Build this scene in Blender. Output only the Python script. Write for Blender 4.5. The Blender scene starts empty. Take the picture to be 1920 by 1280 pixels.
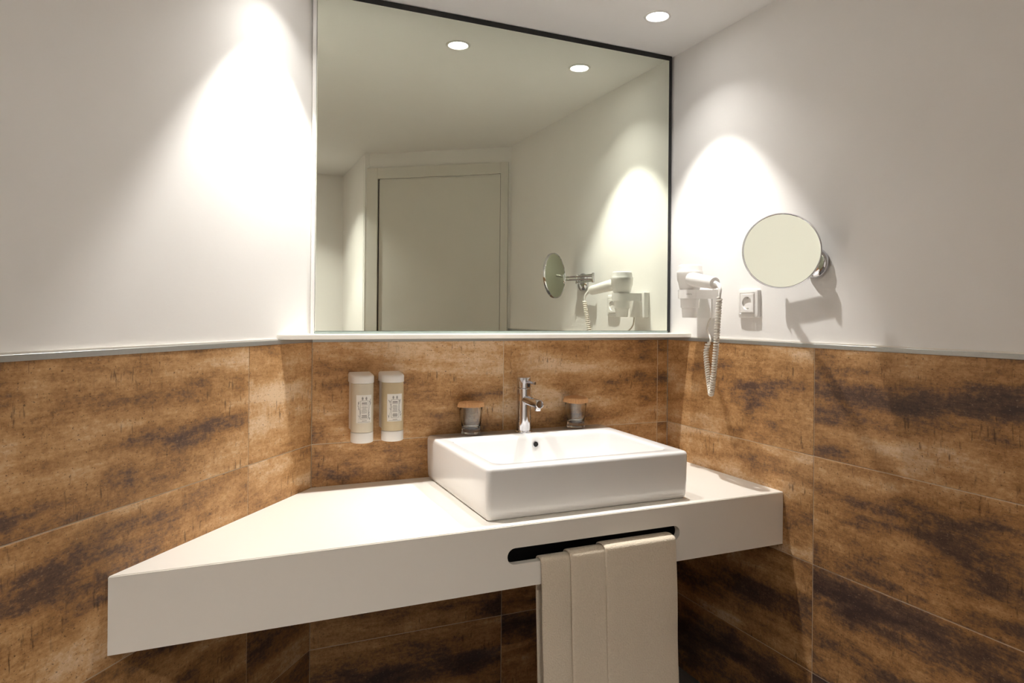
import bpy, bmesh, math, random
from mathutils import Vector, Matrix

random.seed(7)
S = bpy.context.scene
COL = S.collection

# ------------------------------------------------------------------ camera
YAW, ROLL, FPX = math.radians(23.7824), math.radians(0.4867), 1289.26
CAM = Vector((-1.5361, -2.0712, 1.2811))
fw = Vector((math.sin(YAW), math.cos(YAW), 0)); rt = Vector((math.cos(YAW), -math.sin(YAW), 0)); up = Vector((0, 0, 1))
cr = rt * math.cos(ROLL) + up * math.sin(ROLL)
cu = up * math.cos(ROLL) - rt * math.sin(ROLL)
cd = bpy.data.cameras.new('camera'); cam = bpy.data.objects.new('camera', cd); COL.objects.link(cam)
cd.sensor_width = 36.0; cd.lens = FPX / 1920 * 36.0; cd.shift_y = (591.862 - 640) / 1920
cd.clip_start = 0.02
M = Matrix.Identity(4)
for i in range(3):
    M[i][0] = cr[i]; M[i][1] = cu[i]; M[i][2] = -fw[i]; M[i][3] = CAM[i]
cam.matrix_world = M
S.camera = cam

# ------------------------------------------------------------------ world, exposure
W = bpy.data.worlds.new('world'); S.world = W; W.use_nodes = True
W.node_tree.nodes['Background'].inputs[0].default_value = (1.0, 0.95, 0.88, 1)
W.node_tree.nodes['Background'].inputs[1].default_value = 0.05
S.view_settings.view_transform = 'Standard'; S.view_settings.look = 'None'
S.view_settings.gamma = 1.0; S.view_settings.use_curve_mapping = False
S.view_settings.exposure = 1.25
S.cycles.max_bounces = 10; S.cycles.diffuse_bounces = 5; S.cycles.glossy_bounces = 5
S.cycles.transmission_bounces = 8
S.cycles.use_adaptive_sampling = True; S.cycles.adaptive_threshold = 0.03; S.cycles.adaptive_min_samples = 16
S.cycles.caustics_reflective = False; S.cycles.caustics_refractive = False
S.cycles.use_denoising = True; S.cycles.use_light_tree = False
S.cycles.sample_clamp_indirect = 6.0

LAMP_POWER = 1.7          # watts of each ceiling spot
LAMP_COL = (1.0, 0.975, 0.935)
LAMP_ANGLE, LAMP_BLEND, LAMP_BEAM = 76.0, 0.45, 15.5
LAMP_SPILL = 0.40

# ------------------------------------------------------------------ helpers
def tag(o, label=None, cat=None, group=None, kind=None):
    if label: o['label'] = label
    if cat: o['category'] = cat
    if group: o['group'] = group
    if kind: o['kind'] = kind
    return o

def empty(name, loc=(0, 0, 0)):
    o = bpy.data.objects.new(name, None); COL.objects.link(o); o.location = loc
    o.empty_display_size = 0.05
    return o

def obj(name, bm, mat, parent=None, smooth=False, auto=None, off=None):
    """link a bmesh as one mesh object; off = world origin the mesh is re-centred on"""
    bmesh.ops.recalc_face_normals(bm, faces=bm.faces)
    if off is not None:
        bmesh.ops.translate(bm, vec=-Vector(off), verts=bm.verts)
    me = bpy.data.meshes.new(name); bm.to_mesh(me); bm.free()
    if smooth or auto:
        me.polygons.foreach_set('use_smooth', [True] * len(me.polygons))
        if auto:
            me.set_sharp_from_angle(angle=math.radians(auto))
    me.materials.append(mat)
    o = bpy.data.objects.new(name, me); COL.objects.link(o)
    p = Vector(off) if off is not None else Vector((0, 0, 0))
    if parent is not None:
        o.parent = parent
        o.location = p - parent.location if parent.type == 'EMPTY' else p - Vector(parent.get('_o', (0, 0, 0)))
    else:
        o.location = p
    return o

def box(bm, a, b, mtx=None):
    x0, y0, z0 = a; x1, y1, z1 = b
    vs = [bm.verts.new((x, y, z)) for z in (z0, z1) for y in (y0, y1) for x in (x0, x1)]
    fs = [bm.faces.new([vs[i] for i in f]) for f in ((0, 2, 3, 1), (4, 5, 7, 6), (0, 1, 5, 4), (1, 3, 7, 5), (3, 2, 6, 7), (2, 0, 4, 6))]
    if mtx is not None:
        bmesh.ops.transform(bm, matrix=mtx, verts=vs)
    return vs, fs

def bevel_all(bm, w, seg=2, ang=30):
    es = [e for e in bm.edges if len(e.link_faces) == 2 and e.calc_face_angle(0) > math.radians(ang)]
    bmesh.ops.bevel(bm, geom=es, offset=w, segments=seg, affect='EDGES', profile=0.6)

def lathe(bm, prof, seg=32, c=(0, 0, 0), mtx=None, wob=None):
    rings = []
    allv = []
    for r, z in prof:
        if r < 1e-6:
            v = bm.verts.new((0, 0, z)); rings.append([v]); allv.append(v)
        else:
            ring = []
            for i in range(seg):
                a = 2 * math.pi * i / seg
                rr = r if wob is None else wob(r, z, a, i)
                v = bm.verts.new((rr * math.cos(a), rr * math.sin(a), z)); ring.append(v); allv.append(v)
            rings.append(ring)
    for A, B in zip(rings, rings[1:]):
        if len(A) == 1 and len(B) == 1: continue
        for i in range(seg):
            j = (i + 1) % seg
            if len(A) == 1: bm.faces.new((A[0], B[i], B[j]))
            elif len(B) == 1: bm.faces.new((A[i], A[j], B[0]))
            else: bm.faces.new((A[i], A[j], B[j], B[i]))
    m = Matrix.Translation(Vector(c)) @ (mtx if mtx is not None else Matrix.Identity(4))
    bmesh.ops.transform(bm, matrix=m, verts=allv)
    return allv

def along(d):
    """matrix turning +Z onto direction d"""
    return Vector((0, 0, 1)).rotation_difference(Vector(d).normalized()).to_matrix().to_4x4()

def tube(bm, pts, r, seg=10, caps=True):
    pts = [Vector(p) for p in pts]
    rad = r if isinstance(r, (list, tuple)) else [r] * len(pts)
    t0 = (pts[1] - pts[0]).normalized()
    n = t0.orthogonal().normalized()
    rings = []; prev = t0
    for i, p in enumerate(pts):
        if i == 0: t = t0
        elif i == len(pts) - 1: t = (pts[-1] - pts[-2]).normalized()
        else: t = (pts[i + 1] - pts[i - 1]).normalized()
        n = (prev.rotation_difference(t) @ n); n = (n - t * n.dot(t)).normalized(); prev = t
        b = t.cross(n)
        rings.append([bm.verts.new(p + (n * math.cos(2 * math.pi * k / seg) + b * math.sin(2 * math.pi * k / seg)) * rad[i]) for k in range(seg)])
    for A, B in zip(rings, rings[1:]):
        for k in range(seg):
            j = (k + 1) % seg
            bm.faces.new((A[k], A[j], B[j], B[k]))
    if caps:
        bm.faces.new(list(reversed(rings[0]))); bm.faces.new(rings[-1])

def bridge(bm, loops, close_first=False, close_last=False):
    L = [[bm.verts.new(p) for p in lp] for lp in loops]
    n = len(L[0])
    for A, B in zip(L, L[1:]):
        for i in range(n):
            j = (i + 1) % n
            bm.faces.new((A[i], A[j], B[j], B[i]))
    if close_first: bm.faces.new(list(reversed(L[0])))
    if close_last: bm.faces.new(L[-1])
    return L

def rrect(x0, x1, y0, y1, r, z, n=6):
    out = []
    for cx, cy, a0 in ((x1 - r, y1 - r, 0), (x0 + r, y1 - r, 90), (x0 + r, y0 + r, 180), (x1 - r, y0 + r, 270)):
        for k in range(n + 1):
            a = math.radians(a0 + 90 * k / n)
            out.append(Vector((cx + r * math.cos(a), cy + r * math.sin(a), z)))
    return out

def catmull(P, n=12):
    P = [Vector(p) for p in P]; Q = [P[0] * 2 - P[1]] + P + [P[-1] * 2 - P[-2]]; out = []
    for i in range(1, len(Q) - 2):
        a, b, c, d = Q[i - 1:i + 3]
        for k in range(n):
            t = k / n
            out.append(0.5 * ((2 * b) + (c - a) * t + (2 * a - 5 * b + 4 * c - d) * t * t + (3 * b - a - 3 * c + d) * t ** 3))
    out.append(P[-1]); return out

# ------------------------------------------------------------------ materials
class NT:
    def __init__(s, name):
        s.m = bpy.data.materials.new(name); s.m.use_nodes = True
        s.t = s.m.node_tree; s.b = s.t.nodes['Principled BSDF']
    def n(s, typ, **kw):
        nd = s.t.nodes.new(typ)
        for k, v in kw.items():
            if k.startswith('i_'): nd.inputs[k[2:]].default_value = v
            else: setattr(nd, k, v)
        return nd
    def l(s, a, b): s.t.links.new(a, b)
    def noise(s, vec, scale, detail=4, rough=.55, dist=0.0):
        nd = s.n('ShaderNodeTexNoise'); nd.inputs['Scale'].default_value = scale; nd.inputs['Detail'].default_value = detail
        nd.inputs['Roughness'].default_value = rough; nd.inputs['Distortion'].default_value = dist
        if vec is not None: s.l(vec, nd.inputs['Vector'])
        return nd.outputs['Fac']
    def mapping(s, vec, scale):
        nd = s.n('ShaderNodeMapping'); nd.inputs['Scale'].default_value = scale; s.l(vec, nd.inputs['Vector']); return nd.outputs[0]
    def ramp(s, fac, stops):
        nd = s.n('ShaderNodeValToRGB'); e = nd.color_ramp.elements
        e[0].position, e[0].color = stops[0][0], (*stops[0][1], 1)
        e[1].position, e[1].color = stops[-1][0], (*stops[-1][1], 1)
        for p, c in stops[1:-1]:
            x = e.new(p); x.color = (*c, 1)
        s.l(fac, nd.inputs[0]); return nd.outputs[0]
    def rng(s, fac, a, b, c=0.0, d=1.0):
        nd = s.n('ShaderNodeMapRange'); nd.inputs[1].default_value = a; nd.inputs[2].default_value = b
        nd.inputs[3].default_value = c; nd.inputs[4].default_value = d; s.l(fac, nd.inputs[0]); return nd.outputs[0]
    def math(s, op, a, b=None):
        nd = s.n('ShaderNodeMath', operation=op)
        for i, x in enumerate((a, b)):
            if x is None: continue
            if isinstance(x, (int, float)): nd.inputs[i].default_value = x
            else: s.l(x, nd.inputs[i])
        return nd.outputs[0]
    def mix(s, fac, a, b, mode='MIX'):
        nd = s.n('ShaderNodeMix', data_type='RGBA', blend_type=mode)
        for i, x in ((0, fac), (6, a), (7, b)):
            if isinstance(x, (int, float)): nd.inputs[i].default_value = x
            elif isinstance(x, tuple): nd.inputs[i].default_value = (*x, 1)
            else: s.l(x, nd.inputs[i])
        return nd.outputs[2]
    def bump(s, h, strength=.2, dist=.002):
        nd = s.n('ShaderNodeBump'); nd.inputs['Strength'].default_value = strength; nd.inputs['Distance'].default_value = dist
        s.l(h, nd.inputs['Height']); s.l(nd.outputs[0], s.b.inputs['Normal'])

def coords(t, kind='Object'):
    return t.n('ShaderNodeTexCoord').outputs[kind]

def simple(name, col, rough=.5, metal=0.0, spec=.5, noise=0.0, nscale=60.0, bump=0.0, coat=0.0):
    t = NT(name); b = t.b
    b.inputs['Roughness'].default_value = rough; b.inputs['Metallic'].default_value = metal
    b.inputs['Specular IOR Level'].default_value = spec; b.inputs['Coat Weight'].default_value = coat
    f = t.noise(coords(t), nscale, 4)
    k = max(noise, .01)
    c = t.mix(f, tuple(x * (1 - k) for x in col), tuple(min(1, x * (1 + k)) for x in col))
    t.l(c, b.inputs['Base Color'])
    if bump: t.bump(f, bump, .001)
    return t.m

def tile_material():
    t = NT('rust_tile')
    oi = t.n('ShaderNodeObjectInfo')
    co = coords(t)
    off = t.n('ShaderNodeVectorMath', operation='MULTIPLY_ADD')
    cx = t.n('ShaderNodeCombineXYZ'); t.l(oi.outputs['Random'], cx.inputs[0]); t.l(oi.outputs['Random'], cx.inputs[2])
    cx.inputs[1].default_value = 0
    t.l(cx.outputs[0], off.inputs[0]); off.inputs[1].default_value = (37.0, 0, 53.0); t.l(co, off.inputs[2])
    v = off.outputs[0]
    band = t.noise(t.mapping(v, (1.5, 1, 9.0)), 1.0, 3, .55, .1)
    cloud = t.noise(t.mapping(v, (10.0, 1, 17.0)), 1.0, 5, .72, .1)
    grit = t.noise(t.mapping(v, (75, 1, 105)), 1.0, 4, .75)
    scratch = t.noise(t.mapping(v, (22, 1, 240)), 1.0, 2, .6)
    drip = t.noise(t.mapping(v, (120, 1, 20)), 1.0, 2, .65)
    dripm = t.noise(t.mapping(v, (7, 1, 10)), 1.0, 2, .5)
    a = t.math('ADD', t.math('MULTIPLY', band, 1.15), t.math('MULTIPLY', cloud, .60))
    a = t.math('ADD', a, t.math('MULTIPLY', grit, .42))
    a = t.math('ADD', a, t.math('MULTIPLY', scratch, .16))
    a = t.math('ADD', a, t.math('MULTIPLY', t.math('SUBTRACT', oi.outputs['Random'], .5), .08))
    sep = t.n('ShaderNodeSeparateColor'); t.l(oi.outputs['Color'], sep.inputs[0])          # tone offset set per tile, mostly lighter in upper rows, darker in lower rows
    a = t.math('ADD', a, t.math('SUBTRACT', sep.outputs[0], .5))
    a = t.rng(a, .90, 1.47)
    c = t.ramp(a, [(0.0, (.066, .040, .034)), (.22, (.140, .080, .052)), (.46, (.355, .180, .066)), (.70, (.53, .305, .135)), (1.0, (.70, .51, .33))])
    # dark pits and vertical runs
    d1 = t.rng(drip, .58, .68); d2 = t.rng(dripm, .48, .60)
    c = t.mix(t.math('MULTIPLY', t.math('MULTIPLY', d1, d2), .65), c, (.05, .028, .018))
    pit = t.rng(t.noise(t.mapping(v, (170, 1, 210)), 1.0, 2, .5), .62, .70)
    c = t.mix(t.math('MULTIPLY', pit, .7), c, (.055, .03, .02))
    flk = t.rng(t.noise(t.mapping(v, (130, 1, 240)), 1.0, 2, .5), .63, .71)
    c = t.mix(t.math('MULTIPLY', flk, .28), c, (.60, .43, .26))
    t.l(c, t.b.inputs['Base Color'])
    t.l(t.rng(cloud, .3, .7, .42, .62), t.b.inputs['Roughness'])
    t.b.inputs['Specular IOR Level'].default_value = .35
    t.bump(grit, .2, .0012)
    return t.m

def plaster_material():
    t = NT('white_plaster')
    co = coords(t)
    f = t.noise(co, 3.0, 5, .6)
    c = t.mix(f, (.85, .83, .80), (.89, .875, .85))
    t.l(c, t.b.inputs['Base Color']); t.b.inputs['Roughness'].default_value = .75
    t.b.inputs['Specular IOR Level'].default_value = .25
    g = t.noise(t.mapping(co, (40, 40, 90)), 1.0, 2, .6)
    t.bump(g, .10, .002)
    return t.m

def mirror_material(name, tint, rough=0.0):
    t = NT(name)
    t.b.inputs['Metallic'].default_value = 1.0; t.b.inputs['Roughness'].default_value = rough
    f = t.noise(coords(t), 1.5, 2)
    t.l(t.mix(f, tint, tuple(x * .995 for x in tint)), t.b.inputs['Base Color'])
    return t.m

def towel_material():
    t = NT('terry_cloth')
    co = coords(t)
    g = t.noise(co, 260, 3, .7); h = t.noise(t.mapping(co, (30, 30, 12)), 1.0, 4)
    c = t.mix(g, (.66, .56, .42), (.90, .80, .65))
    c = t.mix(t.math('MULTIPLY', h, .25), c, (.74, .63, .49))
    t.l(c, t.b.inputs['Base Color']); t.b.inputs['Roughness'].default_value = .95
    t.b.inputs['Specular IOR Level'].default_value = .1; t.b.inputs['Sheen Weight'].default_value = .3
    t.bump(g, 1.0, .003)
    return t.m

def glass_material():
    t = NT('clear_glass')
    t.b.inputs['Transmission Weight'].default_value = 1.0; t.b.inputs['Roughness'].default_value = .0
    t.b.inputs['IOR'].default_value = 1.48
    f = t.noise(coords(t), 40, 2)
    t.l(t.mix(f, (.97, .985, .96), (.99, .995, .98)), t.b.inputs['Base Color'])
    return t.m

def emit_material():
    t = NT('lamp_glow')
    t.b.inputs['Emission Color'].default_value = (1, .97, .93, 1); t.b.inputs['Emission Strength'].default_value = 14
    t.l(t.mix(t.noise(coords(t), 30, 2), (.9, .9, .88), (.92, .92, .9)), t.b.inputs['Base Color'])
    return t.m

def paper_material():
    t = NT('kraft_paper')
    co = coords(t); f = t.noise(co, 300, 4, .6)
    t.l(t.mix(f, (.50, .25, .10), (.72, .42, .20)), t.b.inputs['Base Color']); t.b.inputs['Roughness'].default_value = .8
    t.bump(f, .3, .0006)
    return t.m

MT = dict(
    tile=tile_material(), plaster=plaster_material(),
    grout=simple('grout', (.62, .50, .36), .9, noise=.1, nscale=300, bump=.2),
    ceiling=simple('ceiling_paint', (.90, .885, .865), .85, spec=.2, noise=.015, nscale=4),
    floor=simple('floor_slate', (.06, .05, .045), .5, noise=.3, nscale=20),
    alu=simple('brushed_aluminium', (.42, .43, .42), .42, metal=.85, noise=.06, nscale=200),
    solid=simple('white_solid_surface', (.83, .79, .72), .38, noise=.01, nscale=80),
    ceramic=simple('white_ceramic', (.80, .79, .775), .08, noise=.008, nscale=20, coat=.3),
    chrome=mirror_material('chrome', (.66, .66, .69), .05),
    mirror=mirror_material('silvered_glass', (.85, .88, .77), 0.0),
    smoked=mirror_material('smoked_mirror', (.40, .41, .31), .42),
    edge=simple('glass_edge', (.30, .36, .33), .25, noise=.1, nscale=60),
    black=simple('black_board', (.012, .013, .014), .6, noise=.2),
    plastic=simple('white_plastic', (.82, .80, .77), .32, noise=.01),
    door=simple('door_paint', (.74, .72, .66), .5, noise=.015, nscale=6),
    soap_a=simple('cream_bottle', (.62, .56, .45), .35, noise=.03, nscale=20),
    soap_b=simple('amber_cream_bottle', (.55, .45, .29), .35, noise=.04, nscale=20),
    label=simple('paper_label', (.80, .78, .74), .6, noise=.02),
    ink=simple('grey_ink', (.16, .15, .14), .7, noise=.1),
    ink_light=simple('light_grey_ink', (.34, .33, .32), .7, noise=.1),
    towel=towel_material(), glass=glass_material(), glow=emit_material(), paper=paper_material(),
    dark=simple('dark_hole', (.01, .01, .01), .6, noise=.2),
    steel=simple('steel_clip', (.6, .6, .58), .3, metal=1.0),
    cord=simple('cream_cord', (.76, .71, .63), .45, noise=.03),
)

# ------------------------------------------------------------------ the room
ZC, ZT = 2.230, 1.199
X0, LA = -1.2597, math.radians(38.918)
sL, cL = math.sin(LA), math.cos(LA)
MIRY = -0.019
YC, ZK, HK = 0.5574, 0.7754, 0.1516

def frame(o, u):
    """wall frame: local x along the wall, z up, y into the wall"""
    u = Vector(u).normalized(); y = Vector((0, 0, 1)).cross(u)
    m = Matrix.Identity(4)
    for i in range(3):
        m[i][0] = u[i]; m[i][1] = y[i]; m[i][2] = (0, 0, 1)[i]; m[i][3] = o[i]
    return m
F_BACK = frame((0, 0, 0), (1, 0, 0))
F_RIGHT = frame((0, 0, 0), (0, -1, 0))
F_LEFT = frame((X0, 0, 0), (sL, cL, 0))

bm = bmesh.new(); box(bm, (-4.2, -3.3, -.1), (.4, .4, 0)); tag(obj('floor', bm, MT['floor']), kind='structure')
bm = bmesh.new(); box(bm, (-4.2, -3.3, ZC), (.4, .4, ZC + .1)); tag(obj('ceiling', bm, MT['ceiling']), kind='structure')

GAP = .0026
def wall(name, F, u0, u1, cols, shade=None, plaster_y=.007, thick=.12):
    """plaster wall with a tiled wainscot; cols = tile column edges (local x)"""
    bm = bmesh.new(); box(bm, (u0, plaster_y, 0), (u1, thick, ZC), F)
    w = tag(obj(name, bm, MT['plaster']), kind='structure')
    bm = bmesh.new(); box(bm, (cols[0], .0014, 0), (cols[-1], plaster_y, ZT - .001), F)
    obj('grout_bed', bm, MT['grout'], w)
    zs = [0.0, .3, .6, .9, ZT + GAP / 2]
    for j in range(4):
        for i in range(len(cols) - 1):
            a, b = cols[i] + GAP / 2, cols[i + 1] - GAP / 2
            c, d = zs[j] + GAP / 2, zs[j + 1] - GAP / 2
            hx, hz = (b - a) / 2, (d - c) / 2
            bm = bmesh.new(); box(bm, (-hx, 0, -hz), (hx, .0065, hz))
            es = [e for e in bm.edges if all(v.co.y < .001 for v in e.verts)]
            bmesh.ops.bevel(bm, geom=es, offset=.0006, segments=1, affect='EDGES')
            o = obj('tile', bm, MT['tile'], w)
            o.matrix_world = F @ Matrix.Translation(((a + b) / 2, 0, (c + d) / 2))
            o.parent = w
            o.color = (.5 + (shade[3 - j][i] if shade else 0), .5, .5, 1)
    return w
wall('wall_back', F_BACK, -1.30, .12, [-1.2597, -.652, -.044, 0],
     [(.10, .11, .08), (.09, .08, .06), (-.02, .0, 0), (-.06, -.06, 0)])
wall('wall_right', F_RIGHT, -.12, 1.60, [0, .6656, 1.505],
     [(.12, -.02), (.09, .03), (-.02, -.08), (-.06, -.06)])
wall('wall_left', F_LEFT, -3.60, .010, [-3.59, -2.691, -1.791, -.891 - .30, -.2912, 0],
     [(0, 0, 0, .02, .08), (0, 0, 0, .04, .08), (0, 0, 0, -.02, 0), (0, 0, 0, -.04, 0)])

# closing walls seen only in the mirror
DR, DL = Vector((0, -1.505, 0)), Vector((-.703, -2.052, 0))
F_DOOR = frame(DR, (DL - DR)); DW = (DL - DR).length
bm = bmesh.new(); box(bm, (-.15, 0, 0), (DW, .10, ZC), F_DOOR); tag(obj('wall_rear', bm, MT['plaster']), kind='structure')
bm = bmesh.new(); box(bm, (-.70, -2.76, 0), (-.58, -2.03, ZC)); tag(obj('wall_passage', bm, MT['plaster']), kind='structure')
bm = bmesh.new(); box(bm, (-3.7, -2.87, 0), (-.58, -2.752, ZC)); tag(obj('wall_end', bm, MT['plaster']), kind='structure')

# metal strip on top of the tiles, one per wall
for n, F, a, b in (('trim_1', F_BACK, -1.2597, 0), ('trim_2', F_RIGHT, 0, 1.505), ('trim_3', F_LEFT, -3.59, 0)):
    bm = bmesh.new(); box(bm, (a, -.0012, ZT), (b, .0072, ZT + .0115), F); bevel_all(bm, .0006, 1)
    tag(obj(n, bm, MT['alu']), kind='structure')
LD_ = .126
# white bead between strip and plaster
for n, F, a, b in (('trim_4', F_RIGHT, LD_ + .003, 1.505), ('trim_5', F_LEFT, -3.59, -LD_ / cL - .006)):
    bm = bmesh.new(); box(bm, (a, .001, ZT + .0115), (b, .0072, ZT + .0155), F)
    tag(obj(n, bm, MT['solid']), kind='structure')
# aluminium cove where the right wall meets the floor
bm = bmesh.new()
prof = [(0, 0)] + [(.042 - .042 * math.sin(math.radians(a)), .042 - .042 * math.cos(math.radians(a))) for a in range(0, 91, 10)]
L = []
for y in (-.002, -1.50):
    L.append([bm.verts.new((-px - .001, y, pz + .0005)) for px, pz in prof])
n = len(prof)
for i in range(n):
    j = (i + 1) % n; bm.faces.new((L[0][i], L[0][j], L[1][j], L[1][i]))
bm.faces.new(L[0]); bm.faces.new(list(reversed(L[1])))
tag(obj('trim_6', bm, MT['alu']), kind='structure')

# door with its casing in the rear wall (y < 0 in the frame is the room side)
door = tag(empty('door_1', tuple(DR)), kind='structure')
def inframe(name, a, b, mat, bev=.002, parent=None, F=F_DOOR):
    bm = bmesh.new(); box(bm, a, b); bevel_all(bm, bev, 1)
    bmesh.ops.transform(bm, matrix=F, verts=bm.verts)
    return obj(name, bm, mat, parent, off=tuple(DR))
inframe('casing_jamb', (.004, -.016, 0), (.046, .0, 2.141), MT['door'], parent=door)
inframe('casing_jamb', (.795, -.016, 0), (.862, .0, 2.141), MT['door'], parent=door)
inframe('casing_head', (.0465, -.016, 2.078), (.7945, .0, 2.141), MT['door'], parent=door)
inframe('door_leaf', (.051, -.006, .006), (.7875, .0, 2.071), MT['door'], parent=door)
inframe('gap_strip', (.0465, -.003, 0), (.0505, 0, 2.077), MT['dark'], .0004, door)  # near-black strips filling the gaps between casing and leaf
inframe('gap_strip', (.788, -.003, 0), (.7945, 0, 2.077), MT['dark'], .0004, door)

# ------------------------------------------------------------------ ceiling lamps
def downlight(x, y, label, power=LAMP_POWER, spill=LAMP_SPILL):
    e = tag(empty('downlight', (x, y, ZC)), label, 'lamp', 'ceiling downlights')
    bm = bmesh.new()
    lathe(bm, [(.0335, -.0005), (.0335, -.003), (.036, -.0042), (.042, -.0035), (.0435, -.0002)], 40, (x, y, ZC))
    obj('trim_ring', bm, MT['plastic'], e, True, off=(x, y, ZC))
    bm = bmesh.new(); lathe(bm, [(0, -.0022), (.02, -.0021), (.0335, -.0015)], 32, (x, y, ZC))
    obj('lens', bm, MT['glow'], e, True, off=(x, y, ZC))
    ld = bpy.data.lights.new('lamp_beam', 'SPOT'); ld.energy = power * LAMP_BEAM; ld.color = LAMP_COL      # the focused beam of the reflector
    ld.spot_size = math.radians(LAMP_ANGLE); ld.spot_blend = LAMP_BLEND; ld.shadow_soft_size = .007
    lo = bpy.data.objects.new('lamp_beam', ld); COL.objects.link(lo); lo.parent = e; lo.location = (0, 0, -.011)
    ld = bpy.data.lights.new('lamp_spill', 'AREA'); ld.shape = 'DISK'; ld.size = .045; ld.energy = power * spill; ld.color = LAMP_COL   # its weak, wide stray light
    ld.spread = math.radians(112)
    lo = bpy.data.objects.new('lamp_spill', ld); COL.objects.link(lo); lo.parent = e; lo.location = (0, 0, -.005)
    return e
downlight(-.249, -.269, 'round white recessed ceiling lamp over the right end of the counter', LAMP_POWER * .8)
downlight(-.743, -.255, 'round recessed ceiling lamp above the sink, seen as the left spot in the mirror', LAMP_POWER * .35)
downlight(-1.262, -.285, 'round recessed ceiling lamp casting the bright cone on the left wall', LAMP_POWER * .85)
downlight(-1.17, -2.17, 'round recessed ceiling lamp in the passage lighting the wall beside the door', LAMP_POWER * .45, 4.6)
downlight(-2.20, -2.10, 'added fill lamp on the ceiling, unseen behind the camera near the left wall', LAMP_POWER * 1.4, 1.9)  # added lamp out of view, only there to fill the room with light

# ------------------------------------------------------------------ big mirror and ledge
mi = tag(empty('wall_mirror', (-.64, 0, 1.225)), 'large frameless rectangular wall mirror above the ledge, reflecting the door', 'mirror')
bm = bmesh.new(); box(bm, (-1.2555, MIRY, 1.2310), (-.0165, MIRY + .005, 2.2105))
es = [e for e in bm.edges if all(v.co.y < MIRY + .001 for v in e.verts)]
bmesh.ops.bevel(bm, geom=es, offset=.0015, segments=1, affect='EDGES')
obj('mirror_glass', bm, MT['mirror'], mi, off=(-.64, 0, 1.225))
bm = bmesh.new(); box(bm, (-1.252, MIRY + .0052, 1.2290), (-.002, .0065, 2.2285))
obj('backing_board', bm, MT['black'], mi, off=(-.64, 0, 1.225))
bm = bmesh.new(); box(bm, (-1.2565, MIRY - .0015, 1.2242), (-.0165, MIRY + .006, 1.2308))
obj('bottom_channel', bm, MT['edge'], mi, off=(-.64, 0, 1.225))
bm = bmesh.new(); box(bm, (-1.2665, MIRY + .004, 1.2242), (-1.2562, .0065, 2.2285)); bevel_all(bm, .002, 2)
obj('side_bead', bm, MT['plastic'], mi, off=(-.64, 0, 1.225))

LD = .126
bm = bmesh.new()
pts = [(.0062, .0065), (.0062, -LD), (X0 - LD * sL / cL - .0075, -LD), (X0 - .0075, -.0), (X0 - .003, .0065)]
A = [bm.verts.new((x, y, 1.2112)) for x, y in pts]; B = [bm.verts.new((x, y, 1.2238)) for x, y in pts]
bm.faces.new(A); bm.faces.new(B)
for i in range(5): bm.faces.new((A[i], A[(i + 1) % 5], B[(i + 1) % 5], B[i]))
es = [e for e in bm.edges if all(abs(v.co.y + LD) < 1e-4 for v in e.verts) and abs(e.verts[0].co.x - e.verts[1].co.x) > .5]
bmesh.ops.bevel(bm, geom=es, offset=.0012, segments=2, affect='EDGES')
tag(obj('mirror_ledge', bm, MT['solid']), 'narrow white ledge running under the large mirror above the tiles', 'ledge')

# ------------------------------------------------------------------ counter
ct = tag(empty('vanity_counter', (-.85, -.28, ZK)), 'white wall-hung vanity counter with angled left end and towel slot', 'counter')
co_ = (-.85, -.28, ZK)
bm = bmesh.new()
e_ = .0008
pts = [(-e_, -YC), (-e_, -e_), (X0 + e_, -e_), (X0 - YC * sL / cL + e_, -YC)]
A = [bm.verts.new((x, y, ZK - .022)) for x, y in pts]; B = [bm.verts.new((x, y, ZK)) for x, y in pts]
bm.faces.new(A); bm.faces.new(B)
for i in range(4): bm.faces.new((A[i], A[(i + 1) % 4], B[(i + 1) % 4], B[i]))
es = [e for e in bm.edges if all(abs(v.co.y + YC) < 1e-4 and v.co.z > ZK - .001 for v in e.verts)]
bmesh.ops.bevel(bm, geom=es, offset=.0018, segments=3, affect='EDGES')
obj('countertop', bm, MT['solid'], ct, off=co_)
# front apron with the rounded slot
bm = bmesh.new()
zt, zb = ZK - .022, ZK - HK
outer = [(-e_, zb), (-e_, zt), (pts[3][0], zt), (pts[3][0], zb)]
SX0, SX1, SZ0, SZ1 = -.8755, -.3690, .6805, .7205
r = (SZ1 - SZ0) / 2; zc_ = (SZ0 + SZ1) / 2
inner = [(SX1 - r + r * math.cos(math.radians(a)), zc_ + r * math.sin(math.radians(a))) for a in range(-90, 91, 12)]
inner += [(SX0 + r + r * math.cos(math.radians(a)), zc_ + r * math.sin(math.radians(a))) for a in range(90, 271, 12)]
edges = []
for lp in (outer, inner):
    vs = [bm.verts.new((x, -YC, z)) for x, z in lp]
    for i in range(len(vs)): edges.append(bm.edges.new((vs[i], vs[(i + 1) % len(vs)])))
bmesh.ops.triangle_fill(bm, edges=edges, use_beauty=True)
ex = bmesh.ops.extrude_face_region(bm, geom=list(bm.faces))
bmesh.ops.translate(bm, vec=(0, .020, 0), verts=[v for v in ex['geom'] if isinstance(v, bmesh.types.BMVert)])
for v in bm.verts:                                   # mitre the left end along the angled wall
    if v.co.x < pts[3][0] + .001 and v.co.y > -YC + .01: v.co.x += .020 * sL / cL
obj('front_apron', bm, MT['solid'], ct, off=co_)
bm = bmesh.new()
box(bm, (SX0 - .06, -YC + .105, .630), (SX1 + .06, -YC + .110, ZK - .0265))
box(bm, (SX0 - .06, -YC + .0205, ZK - .0265), (SX1 + .06, -YC + .110, ZK - .0225))
box(bm, (SX0 - .064, -YC + .0205, .630), (SX0 - .060, -YC + .110, ZK - .0265))
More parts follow.
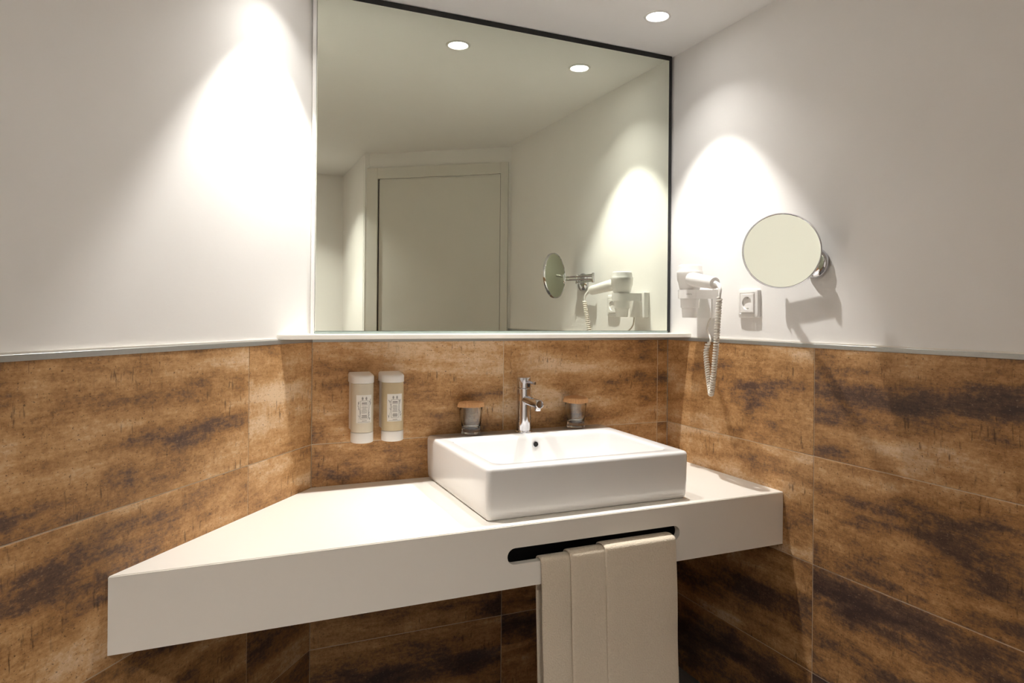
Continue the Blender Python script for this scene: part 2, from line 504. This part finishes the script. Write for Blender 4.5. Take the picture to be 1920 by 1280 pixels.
box(bm, (SX1 + .060, -YC + .0205, .630), (SX1 + .064, -YC + .110, ZK - .0265))
obj('slot_dark_box', bm, MT['black'], ct, off=co_)  # black box added so the inside of the slot looks dark

# ------------------------------------------------------------------ basin
ZR = .9072
bs = tag(empty('wash_basin', (-.61, -.26, ZK)), 'white rectangular ceramic wash basin standing on the counter', 'sink')
ob_ = (-.61, -.26, ZK)
bx0, bx1, by0, by1 = -.9135, -.3045, -.5135, -.0035
def skew(P):
    return [Vector((p.x + .022 * (p.x - bx0) / (bx1 - bx0) * (p.y - by0) / (by1 - by0), p.y, p.z)) for p in P]
def R(i, r, z): return skew(rrect(bx0 + i, bx1 - i, by0 + i, by1 - i * .3, max(r - i, .003), z))
ix0, ix1, iy0, iy1 = -.872, -.347, -.470, -.118
def Q(i, r, z): return skew(rrect(ix0 + i, ix1 - i, iy0 + i, iy1 - i, r, z))
bm = bmesh.new()
loops = [R(.016, .016, ZK + .0005), R(.010, .016, ZK + .0005), R(.006, .016, ZK + .004), R(.0030, .016, ZK + .014), R(.0008, .016, ZK + .05), R(0, .016, ZR - .011),
         R(.0008, .016, ZR - .0065), R(.0030, .016, ZR - .0028), R(.0065, .018, ZR - .0006), R(.010, .020, ZR),
         Q(-.006, .036, ZR), Q(-.002, .034, ZR - .0012), Q(.0012, .032, ZR - .005), Q(.003, .032, ZR - .012),
         Q(.008, .032, ZR - .05), Q(.014, .034, ZR - .085), Q(.024, .036, ZR - .1), Q(.040, .04, ZR - .107), Q(.09, .05, ZR - .110)]
bridge(bm, loops, True, True)
obj('bowl', bm, MT['ceramic'], bs, auto=50, off=ob_)
# overflow with chrome ring, drain
ofx, ofz = -.5935, .8785
ofy = iy1 - .0066
bm = bmesh.new(); lathe(bm, [(.0080, -.001), (.0080, .0018), (.0088, .0024), (.0100, .0014), (.0103, -.001)], 24, (ofx, ofy, ofz), along((0, -1, .1)))
oring = obj('overflow_ring', bm, MT['chrome'], bs, True, off=ob_)
bm = bmesh.new(); lathe(bm, [(0, .0004), (.0082, .0004)], 20, (ofx, ofy, ofz), along((0, -1, .1)))
obj('overflow_hole', bm, MT['dark'], bs, off=ob_)
bm = bmesh.new(); lathe(bm, [(0, .004), (.018, .0035), (.026, .002), (.031, .0)], 28, (-.60, -.29, ZR - .1095))
obj('drain_plug', bm, MT['chrome'], bs, True, off=ob_)

# ------------------------------------------------------------------ faucet
fx, fy = -.604, -.056
fa = tag(empty('faucet', (fx, fy, ZR)), 'chrome single-lever basin mixer tap at the back of the sink', 'faucet')
of_ = (fx, fy, ZR)
bm = bmesh.new(); lathe(bm, [(0, .0005), (.0285, .0005), (.0285, .003), (.0265, .0058), (.0245, .0066), (.023, .0068)], 36, of_); obj('base_flange', bm, MT['chrome'], fa, auto=35, off=of_)
bm = bmesh.new(); lathe(bm, [(.0252, .0066), (.0240, .03), (.0232, .07), (.0228, .12), (.0228, .1400), (.0218, .1412)], 36, of_); obj('column', bm, MT['chrome'], fa, auto=35, off=of_)
bm = bmesh.new(); lathe(bm, [(.0212, .1412), (.0226, .1424), (.0228, .145), (.0228, .173), (.0215, .1762), (.018, .1775), (0, .1778)], 36, of_); cap = obj('cartridge_cap', bm, MT['chrome'], fa, auto=35, off=of_)
bm = bmesh.new()
lathe(bm, [(.0136, .016), (.0136, .1170), (.0128, .1186), (.0112, .1188), (.0108, .1165), (0, .116)], 32, (fx, fy, ZR + .106), along((0, -1, -.03)))
obj('spout', bm, MT['chrome'], fa, auto=35, off=of_)
bm = bmesh.new(); lathe(bm, [(.0095, 0), (.0095, -.0095), (.0085, -.011), (0, -.011)], 24, (fx, fy - .104, ZR + .092)); obj('aerator', bm, MT['chrome'], fa, auto=35, off=of_)
bm = bmesh.new(); lathe(bm, [(.0042, .012), (.0042, .07), (.0052, .0715), (.0052, .0780), (.0042, .0795), (0, .0797)], 20, (fx, fy, ZR + .1635), along((.02, -1, .0)))
obj('lever_pin', bm, MT['chrome'], fa, auto=35, off=of_)
bm = bmesh.new(); lathe(bm, [(0, .0232), (.0055, .0232), (.0055, .0225)], 20, (fx, fy, ZR + .1515), along((.35, -1, 0))); obj('temperature_dot', bm, MT['dark'], fa, off=of_)

# ------------------------------------------------------------------ tumblers with paper covers
def tumbler(x, y, side, k):
    o_ = (x, y, ZR)
    bm = bmesh.new()
    lathe(bm, [(0, .0008), (.026, .0006), (.0300, .003), (.0306, .008), (.0286, .013), (.0290, .020), (.0318, .046), (.0350, .074), (.0372, .1000), (.0366, .1012),
               (.0358, .1000), (.0336, .074), (.0302, .046), (.0268, .025), (.0245, .021), (0, .0195)], 40, o_)
    g = obj('tumbler', bm, MT['glass'], None, True, off=o_)
    tag(g, 'clear thick-bottomed glass tumbler on the sink rim, %s of the tap' % side, 'glass', 'tumblers beside the tap')
    # pleated paper cover over the rim
    bm = bmesh.new(); sg = 96
    def wob(r, z, a, i): return r + (.0010 if i % 2 else -.0008) * (1 if z < .102 else .25) + .0012 * math.sin(3 * a + k) * (1 if z < .095 else 0)
    prof = [(0, .1045), (.02, .1045), (.034, .1040), (.0388, .1020), (.0398, .098), (.0406, .0935), (.0416, .0885)]
    prof2 = [(r_ - .0007, z_ - .0007) for r_, z_ in reversed(prof[1:])] + [(0, .1038)]
    lathe(bm, prof + prof2, sg, o_, wob=wob)
    bmesh.ops.rotate(bm, verts=bm.verts, cent=Vector(o_) + Vector((0, 0, .103)), matrix=Matrix.Rotation(.05 * (1 if k else -1), 3, 'X'))
    c = obj('paper_cover', bm, MT['paper'], None, False, off=o_)
    tag(c, 'pleated brown paper cap covering the tumbler %s of the tap' % side, 'lid', 'paper caps on the tumblers')
tumbler(-.781, -.046, 'left', 0)
tumbler(-.408, -.048, 'right', 1)

# ------------------------------------------------------------------ soap dispensers on the back wall
def curved(bm, c, r, a0, a1, z0, z1, n=12):
    A = []; B = []
    for i in range(n + 1):
        a = math.radians(-90 + a0 + (a1 - a0) * i / n)
        x, y = c[0] + r * math.cos(a), c[1] + r * math.sin(a)
        A.append(bm.verts.new((x, y, z0))); B.append(bm.verts.new((x, y, z1)))
    for i in range(n): bm.faces.new((A[i], A[i + 1], B[i + 1], B[i]))

def dispenser(x, mat, label, seed):
    y, r = -.0425, .0325
    z0 = .9065
    o_ = (x, 0, z0); rd = random.Random(seed)
    e = tag(empty('soap_dispenser', o_), label, 'soap dispenser', 'soap dispensers on the tiles')
    bm = bmesh.new(); lathe(bm, [(0, .0315), (.0318, .0315), (r, .033), (r, .172), (.0318, .1735), (0, .1735)], 44, (x, y, z0)); obj('bottle', bm, mat, e, auto=40, off=o_)
    bm = bmesh.new(); lathe(bm, [(0, 0), (.029, 0), (.0318, .0014), (.0330, .004), (.0330, .0285), (.0324, .0305), (0, .0308)], 44, (x, y, z0)); obj('bottom_cap', bm, MT['plastic'], e, auto=40, off=o_)
    # wall bracket
    bm = bmesh.new(); box(bm, (x - .031, -.030, z0 + .036), (x + .031, -.0006, z0 + .178)); bevel_all(bm, .003, 2); obj('wall_bracket', bm, MT['plastic'], e, auto=40, off=o_)
    # D-shaped top cap, square to the wall and round in front
    def D(s, z):
        P = [Vector((x + s, -.0006, z)), Vector((x - s, -.0006, z))]
        for k in range(25):
            a = math.radians(180 + 180 * k / 24); P.append(Vector((x + s * math.cos(a), y + s * math.sin(a), z)))
        return P
    bm = bmesh.new(); bridge(bm, [D(.0325, z0 + .1742), D(.0336, z0 + .1752), D(.0336, z0 + .1945), D(.0318, z0 + .1985), D(.0290, z0 + .2003)], True, True)
    for v in bm.verts:                       # the top falls away a little towards the front
        if v.co.z > z0 + .19: v.co.z += (v.co.y + .03) * .10
    obj('top_cap', bm, MT['plastic'], e, auto=35, off=o_)
    # printed label
    c = (x, y)
    bm = bmesh.new(); curved(bm, c, r + .0004, -42, 42, z0 + .060, z0 + .141, 16); lab = obj('label', bm, MT['label'], e, True, off=o_)
    lab['_o'] = o_
    pr = bmesh.new(); R1 = r + .0008
    def bar(a0, a1, zz, h): curved(pr, c, R1, a0, a1, z0 + zz, z0 + zz + h, 6)
    # frame of the text panel
    bar(-20, 20, .124, .0007); bar(-20, 20, .0715, .0007)
    curved(pr, c, R1, -20.6, -19.4, z0 + .0715, z0 + .1247, 2); curved(pr, c, R1, 19.4, 20.6, z0 + .0715, z0 + .1247, 2)
    # heading and lines of small print
    for i, (w_, zz, h) in enumerate([(13, .1165, .0026), (14, .1128, .0014)]): bar(-w_, w_, zz, h)
    zz = .1075
    while zz > .086:
        w_ = rd.uniform(9, 16)
        a = -w_
        while a < w_ - 1:
            q = min(w_, a + rd.uniform(1.5, 4.5)); bar(a, q, zz, .0011); a = q + 1.2
        zz -= .0027
    for k in range(4):
        w_ = rd.uniform(11, 15); bar(-w_, w_, .082 - .0024 * k, .0013)
    bar(-12, 12, .0655, .0013); bar(-33, 33, .0618, .0008)
    # two round seals at the top
    for a0 in (-14, 5):
        for k in range(4): bar(a0 + (0 if k % 3 else 1.5), a0 + (9 if k % 3 else 7.5), .1265 + .0024 * k, .0016)
    obj('small_print', pr, MT['ink'], lab, off=o_)
    # sprig drawings beside the panel
    sp = bmesh.new()
    for side, zlo, zhi in ((1, .068, .125), (-1, .07, .12)):
        P = []
        for k in range(9):
            t_ = k / 8; a = math.radians(-90 + side * (27 + 5 * math.sin(5 * t_ + seed)))
            P.append((x + (R1 + .0002) * math.cos(a), y + (R1 + .0002) * math.sin(a), z0 + zlo + (zhi - zlo) * t_))
        tube(sp, P, .00035, 5)
        for k in range(10):
            t_ = rd.random(); a0 = side * (27 + 5 * math.sin(5 * t_ + seed)); d_ = rd.choice((-1, 1)) * rd.uniform(3, 8)
            zz = z0 + zlo + (zhi - zlo) * t_
            aa, ab = math.radians(-90 + a0), math.radians(-90 + a0 + d_)
            tube(sp, [(x + (R1 + .0002) * math.cos(aa), y + (R1 + .0002) * math.sin(aa), zz), (x + (R1 + .0002) * math.cos(ab), y + (R1 + .0002) * math.sin(ab), zz + .005)], [.0009, .0003], 5)
    obj('sprig_drawing', sp, MT['ink_light'], lab, off=o_)
    return e
dispenser(-1.1215, MT['soap_a'], 'left wall-mounted soap dispenser, pale cream bottle with white caps and printed label', 3)
dispenser(-1.0310, MT['soap_b'], 'right wall-mounted soap dispenser, darker tan bottle with white caps and printed label', 8)

# ------------------------------------------------------------------ hair dryer and its holder
hx, hy = -.079, -.2235
oh = (0.007, -.205, 1.28)
hd = tag(empty('dryer_holder', oh), 'white plastic wall holder clasping the hair dryer nozzle', 'holder')
bm = bmesh.new(); box(bm, (-.016, -.262, 1.279), (.0065, -.166, 1.374)); bevel_all(bm, .004, 3); obj('wall_plate', bm, MT['plastic'], hd, auto=40, off=oh)
# clasp: arm from the plate ending in a rounded band round the nozzle
bm = bmesh.new()
zb0, zb1 = 1.3425, 1.3715
ri, ro = .0325, .0385
out_ = [Vector((-.014, hy + .036, 0)), Vector((hx, hy + ro, 0))]
P_out = [(-.0155, hy + ro), (hx, hy + ro)] + [(hx + ro * math.cos(math.radians(a)), hy + ro * math.sin(math.radians(a))) for a in range(105, 256, 15)] + [(hx, hy - ro), (-.0155, hy - ro)]
P_in = [(-.0155, hy + ri), (hx, hy + ri)] + [(hx + ri * math.cos(math.radians(a)), hy + ri * math.sin(math.radians(a))) for a in range(105, 256, 15)] + [(hx, hy - ri), (-.0155, hy - ri)]
vo = [[bm.verts.new((px, py, z)) for px, py in P_out] for z in (zb0, zb1)]; vi = [[bm.verts.new((px, py, z)) for px, py in P_in] for z in (zb0, zb1)]
n = len(P_out)
for i in range(n - 1):
    bm.faces.new((vo[0][i], vo[0][i + 1], vo[1][i + 1], vo[1][i])); bm.faces.new((vi[0][i], vi[0][i + 1], vi[1][i + 1], vi[1][i]))
    bm.faces.new((vo[0][i], vo[0][i + 1], vi[0][i + 1], vi[0][i])); bm.faces.new((vo[1][i], vo[1][i + 1], vi[1][i + 1], vi[1][i]))
for k in (0, n - 1): bm.faces.new((vo[0][k], vo[1][k], vi[1][k], vi[0][k]))
clasp = obj('clasp_band', bm, MT['plastic'], hd, auto=35, off=oh)
clasp['_o'] = oh

hz = 1.28
od = (hx, hy, hz)
dr = tag(empty('hair_dryer', od), 'white wall hair dryer with coiled cord hanging beside the power socket', 'hair dryer')
bm = bmesh.new(); lathe(bm, [(.0195, .0045), (.0205, 0), (.0225, 0), (.0232, .002), (.0262, .032), (.0295, .033), (.0305, .090), (.0335, .1015)], 40, od); nz = obj('nozzle', bm, MT['plastic'], dr, auto=30, off=od)
nz['_o'] = od
bm = bmesh.new(); lathe(bm, [(0, .006), (.0203, .006)], 32, od); obj('nozzle_grille', bm, MT['dark'], nz, off=od)
bm = bmesh.new(); lathe(bm, [(.0330, .0945), (.0385, .118), (.0412, .123), (.0425, .146), (.0428, .1515), (.0418, .1535)], 44, od); obj('barrel', bm, MT['plastic'], dr, auto=30, off=od)
bm = bmesh.new(); lathe(bm, [(.0405, .1530), (.0392, .1555), (.0388, .166), (.0372, .1715), (.0320, .1745), (.018, .1755), (0, .1758)], 44, od); obj('air_cap', bm, MT['plastic'], dr, auto=40, off=od)
h0, h1 = Vector((-.098, -.250, 1.4065)), Vector((-.1165, -.3925, 1.3865))
dh = (h1 - h0).normalized()
bm = bmesh.new(); lathe(bm, [(0, -.005), (.012, -.005), (.0205, .004), (.0222, .016), (.0216, .05), (.0195, .11), (.0190, .138), (.0175, .1435), (.008, .1445), (0, .1446)], 32, h0, along(dh)); obj('handle', bm, MT['plastic'], dr, auto=40, off=od)
# strain relief and coiled cord
P = catmull([h1 + dh * .0, h1 + dh * .016 + Vector((0, 0, -.003)), Vector((-.1235, -.4225, 1.369)), Vector((-.1265, -.4265, 1.357)), Vector((-.128, -.4265, 1.340))], 6)
bm = bmesh.new(); tube(bm, P, [.0075 - .0038 * (i / (len(P) - 1)) for i in range(len(P))], 12); obj('strain_relief', bm, MT['plastic'], dr, True, off=od)
path = catmull([(-.128, -.4265, 1.342), (-.1225, -.4130, 1.27), (-.113, -.3950, 1.19), (-.100, -.3690, 1.10), (-.091, -.3510, 1.052), (-.084, -.3385, 1.040),
                (-.075, -.3240, 1.052), (-.0585, -.2920, 1.105), (-.0500, -.2740, 1.150), (-.0460, -.2690, 1.175), (-.0430, -.2745, 1.198)], 30)
# resample by arc length and wind the helix
d = [0.0]
for a, b in zip(path, path[1:]): d.append(d[-1] + (b - a).length)
tot = d[-1]; turns = tot / .0086; NS = int(turns * 14)
hel = []; j = 0; nrm = None; prevt = None
for i in range(NS + 1):
    s = tot * i / NS
    while j < len(d) - 2 and d[j + 1] < s: j += 1
    t_ = (s - d[j]) / max(d[j + 1] - d[j], 1e-9); p = path[j].lerp(path[j + 1], t_)
    tg = (path[min(j + 2, len(path) - 1)] - path[max(j - 1, 0)]).normalized()
    if nrm is None: nrm = tg.orthogonal().normalized()
    else: nrm = prevt.rotation_difference(tg) @ nrm; nrm = (nrm - tg * nrm.dot(tg)).normalized()
    prevt = tg; bn = tg.cross(nrm); a = 2 * math.pi * turns * i / NS
    hel.append(p + (nrm * math.cos(a) + bn * math.sin(a)) * .0064)
bm = bmesh.new(); tube(bm, hel, .0030, 6); cord = obj('coiled_cord', bm, MT['cord'], dr, True, off=od)
cord['_o'] = od
bm = bmesh.new(); tube(bm, catmull([(-.0430, -.2745, 1.195), (-.0400, -.2810, 1.205), (-.030, -.2640, 1.222), (-.022, -.2440, 1.237), (-.016, -.2380, 1.252), (-.012, -.2400, 1.268), (-.009, -.2440, 1.282)], 8), .0030, 8)
obj('supply_lead', bm, MT['cord'], cord, True, off=od)

# maker's name on the clasp band
def text_on(name, body, size, mtx, mat, parent, off, depth=.0001):
    cu_ = bpy.data.curves.new(name, 'FONT'); cu_.body = body; cu_.size = size; cu_.extrude = depth; cu_.align_x = 'CENTER'; cu_.align_y = 'CENTER'
    to = bpy.data.objects.new(name, cu_); COL.objects.link(to)
    dg = bpy.context.evaluated_depsgraph_get(); me = bpy.data.meshes.new_from_object(to.evaluated_get(dg))
    bpy.data.objects.remove(to)
    me.transform(Matrix.Translation(-Vector(off)) @ mtx)
    me.materials.clear(); me.materials.append(mat)
    o = bpy.data.objects.new(name, me); COL.objects.link(o); o.parent = parent; o.location = (0, 0, 0)
    return o
a = math.radians(228)
nm = Vector((math.cos(a), math.sin(a), 0)); tx = Vector((0, 0, 1)).cross(nm); pp = Vector((hx, hy, 1.357)) + nm * (ro + .0004)
m = Matrix.Identity(4)
for i in range(3): m[i][0] = tx[i]; m[i][1] = (0, 0, 1)[i]; m[i][2] = nm[i]; m[i][3] = pp[i]
text_on('maker_name', 'valera', .0075, m, MT['ink_light'], clasp, oh)

# ------------------------------------------------------------------ power socket
sy, sz = -.4105, 1.3265
os_ = (.007, sy, sz)
sk = tag(empty('power_socket', os_), 'square white wall power socket between the hair dryer and the shaving mirror', 'socket')
F_S = Matrix.Translation((.0066, sy, sz)) @ Matrix(((0, 0, -1, 0), (-1, 0, 0, 0), (0, 1, 0, 0), (0, 0, 0, 1)))   # local z = out of the wall, x = along -y, y = up
bm = bmesh.new()
bridge(bm, [rrect(-.0445, .0445, -.0445, .0445, .007, 0), rrect(-.0445, .0445, -.0445, .0445, .007, .006), rrect(-.042, .042, -.042, .042, .006, .0105), rrect(-.0335, .0335, -.0335, .0335, .003, .0120), rrect(-.0320, .0320, -.0320, .0320, .002, .0100)], True, True)
bmesh.ops.transform(bm, matrix=F_S, verts=bm.verts); obj('cover_frame', bm, MT['plastic'], sk, auto=25, off=os_)
bm = bmesh.new()
NQ = 40
sq = []; ci = []
for k in range(NQ):
    a = 2 * math.pi * k / NQ; c_, s_ = math.cos(a), math.sin(a); q = .0285 / max(abs(c_), abs(s_))
    sq.append((c_, s_, q))
def circ(rr, z): return [Vector((rr * c_, rr * s_, z)) for c_, s_, q in sq]
def sqr(f, z): return [Vector((c_ * q * f, s_ * q * f, z)) for c_, s_, q in sq]
bridge(bm, [sqr(1, .0102), sqr(1, .0140), sqr(.97, .0150), circ(.0205, .0150), circ(.0196, .0140), circ(.0186, .0022), circ(.002, .0020)], False, True)
bmesh.ops.transform(bm, matrix=F_S, verts=bm.verts); ins = obj('socket_insert', bm, MT['plastic'], sk, auto=25, off=os_)
for px in (-.0095, .0095):
    bm = bmesh.new(); lathe(bm, [(0, .0026), (.0030, .0026), (.0030, .0020)], 14, (px, 0, 0)); bmesh.ops.transform(bm, matrix=F_S, verts=bm.verts)
    obj('pin_hole', bm, MT['dark'], sk, off=os_)
for s in (-1, 1):
    bm = bmesh.new(); box(bm, (-.0028, s * .0165 - .0015, .0024), (.0028, s * .0165 + .0015, .0125)); bmesh.ops.transform(bm, matrix=F_S, verts=bm.verts)
    obj('earth_clip', bm, MT['steel'], sk, off=os_)

# ------------------------------------------------------------------ swing-arm magnifying mirror
om = (.007, -.668, 1.434)
mm = tag(empty('magnifying_mirror', om), 'round chrome swing-arm magnifying mirror on the right wall', 'mirror')
bm = bmesh.new(); lathe(bm, [(0, 0), (.0390, 0), (.0410, .003), (.0405, .010), (.0345, .0165), (.0200, .0205), (.0095, .0215), (.0085, .030)], 40, om, along((-1, 0, 0))); obj('wall_rosette', bm, MT['chrome'], mm, auto=45, off=om)
zA = 1.447
hinge, elbow, joint = Vector((-.030, -.664, zA)), Vector((-.036, -.515, zA)), Vector((-.108, -.640, zA))
def pin(name, c, h, r):
    bm = bmesh.new(); lathe(bm, [(0, -h), (r * .85, -h), (r, -h + .0015), (r, h - .0015), (r * .85, h), (0, h)], 20, c); return obj(name, bm, MT['chrome'], mm, auto=40, off=om)
pin('hinge_pin', hinge, .021, .0075); pin('elbow_pin', elbow, .021, .0062); pin('hinge_pin', joint, .021, .0072)
for dz in (-.0135, .0135):
    bm = bmesh.new(); tube(bm, [hinge + Vector((0, 0, dz)), elbow + Vector((0, 0, dz))], .0040, 12); obj('arm_bar', bm, MT['chrome'], mm, auto=40, off=om)
for dz in (-.0065, .0065):
    bm = bmesh.new(); tube(bm, [elbow + Vector((0, 0, dz)), joint + Vector((0, 0, dz))], .0040, 12); obj('arm_bar', bm, MT['chrome'], mm, auto=40, off=om)
cM = Vector((-.137, -.679, 1.4607)); az, el = math.radians(-126.2), math.radians(-2.3)
nM = Vector((math.cos(az) * math.cos(el), math.sin(az) * math.cos(el), math.sin(el)))
bm = bmesh.new(); tube(bm, [joint + Vector((0, 0, .008)), cM - nM * .010], [.0062, .0055], 12); obj('swivel_neck', bm, MT['chrome'], mm, auto=40, off=om)
RM = .1010
bm = bmesh.new(); lathe(bm, [(RM - .0045, .0038), (RM - .0030, .0058), (RM - .0008, .0058), (RM, .003), (RM, -.003), (RM - .0008, -.0058), (RM - .0030, -.0058), (RM - .0045, -.0038)], 72, cM, along(nM)); obj('chrome_rim', bm, MT['chrome'], mm, auto=40, off=om)
for s, nme, sag in ((1, 'magnifying_glass', .0022), (-1, 'rear_glass', .0001)):
    prof = [((RM - .0040) * k / 10, s * (.0042 - sag * (1 - (k / 10) ** 2))) for k in range(11)]
    bm = bmesh.new(); lathe(bm, prof, 72, cM, along(nM)); obj(nme, bm, MT['mirror' if s > 0 else 'smoked'], mm, True, off=om)
# ------------------------------------------------------------------ towel through the slot
ot = (-.59, -YC, .68)
tw = tag(empty('hand_towel', ot), 'folded beige terry hand towel hanging from the counter slot', 'towel')
def panel(xa, xb, out, seed, zbot=.13):
    """one pleat: a sheet draped over the lower lip of the slot"""
    yb, yf, zl = -YC + .020 + .004, -YC - .0072 - out, SZ0 + .0050 + out * .75
    P = [(yb + .004, .30 + .02 * seed)]
    for z in (.36, .42, .48, .54, .60, .645): P.append((yb + .003, z))
    mid, rad = (yb + yf) / 2, (yb - yf) / 2
    for a in range(0, 181, 15):
        P.append((mid + rad * math.cos(math.radians(a)), zl - .010 + .012 * math.sin(math.radians(a)) ** .7 if 0 < a < 180 else zl - .010))
    z = zl - .03
    while z > zbot: P.append((yf - .001 - .006 * (zl - z), z)); z -= .035
    P.append((yf - .001 - .006 * (zl - zbot), zbot))
    nx = 14; bm = bmesh.new(); G = []
    for i, (y, z) in enumerate(P):
        row = []
        front = i > 13
        sh = .030 * max(0, .69 - z)
        for k in range(nx + 1):
            t = k / nx; x = xa + (xb - xa) * t + sh
            yy = y
            if front:
                yy -= .0012 * math.sin(6.0 * t + seed * 2) * min(1, (.70 - z) * 6)
                if t < .12: yy += .0035 * ((.12 - t) / .12) ** 2
                if t > .94: yy += .003 * ((t - .94) / .06) ** 2
                yy -= .0015 * math.sin(z * 22 + seed)
            row.append(bm.verts.new((x, yy, z)))
        G.append(row)
    for A, B in zip(G, G[1:]):
        for k in range(nx): bm.faces.new((A[k], A[k + 1], B[k + 1], B[k]))
    o = obj('towel_fold', bm, MT['towel'], tw, True, off=ot)
    md = o.modifiers.new('thick', 'SOLIDIFY'); md.thickness = .0055; md.offset = 0
    sb = o.modifiers.new('soft', 'SUBSURF'); sb.levels = 1; sb.render_levels = 2
    return o
panel(-.789, -.690, .000, 0)
panel(-.7125, -.590, .0095, 1)
panel(-.6170, -.3985, .0190, 2)

# the bookkeeping offsets are not part of the scene
for o in bpy.data.objects:
    if '_o' in o.keys(): del o['_o']
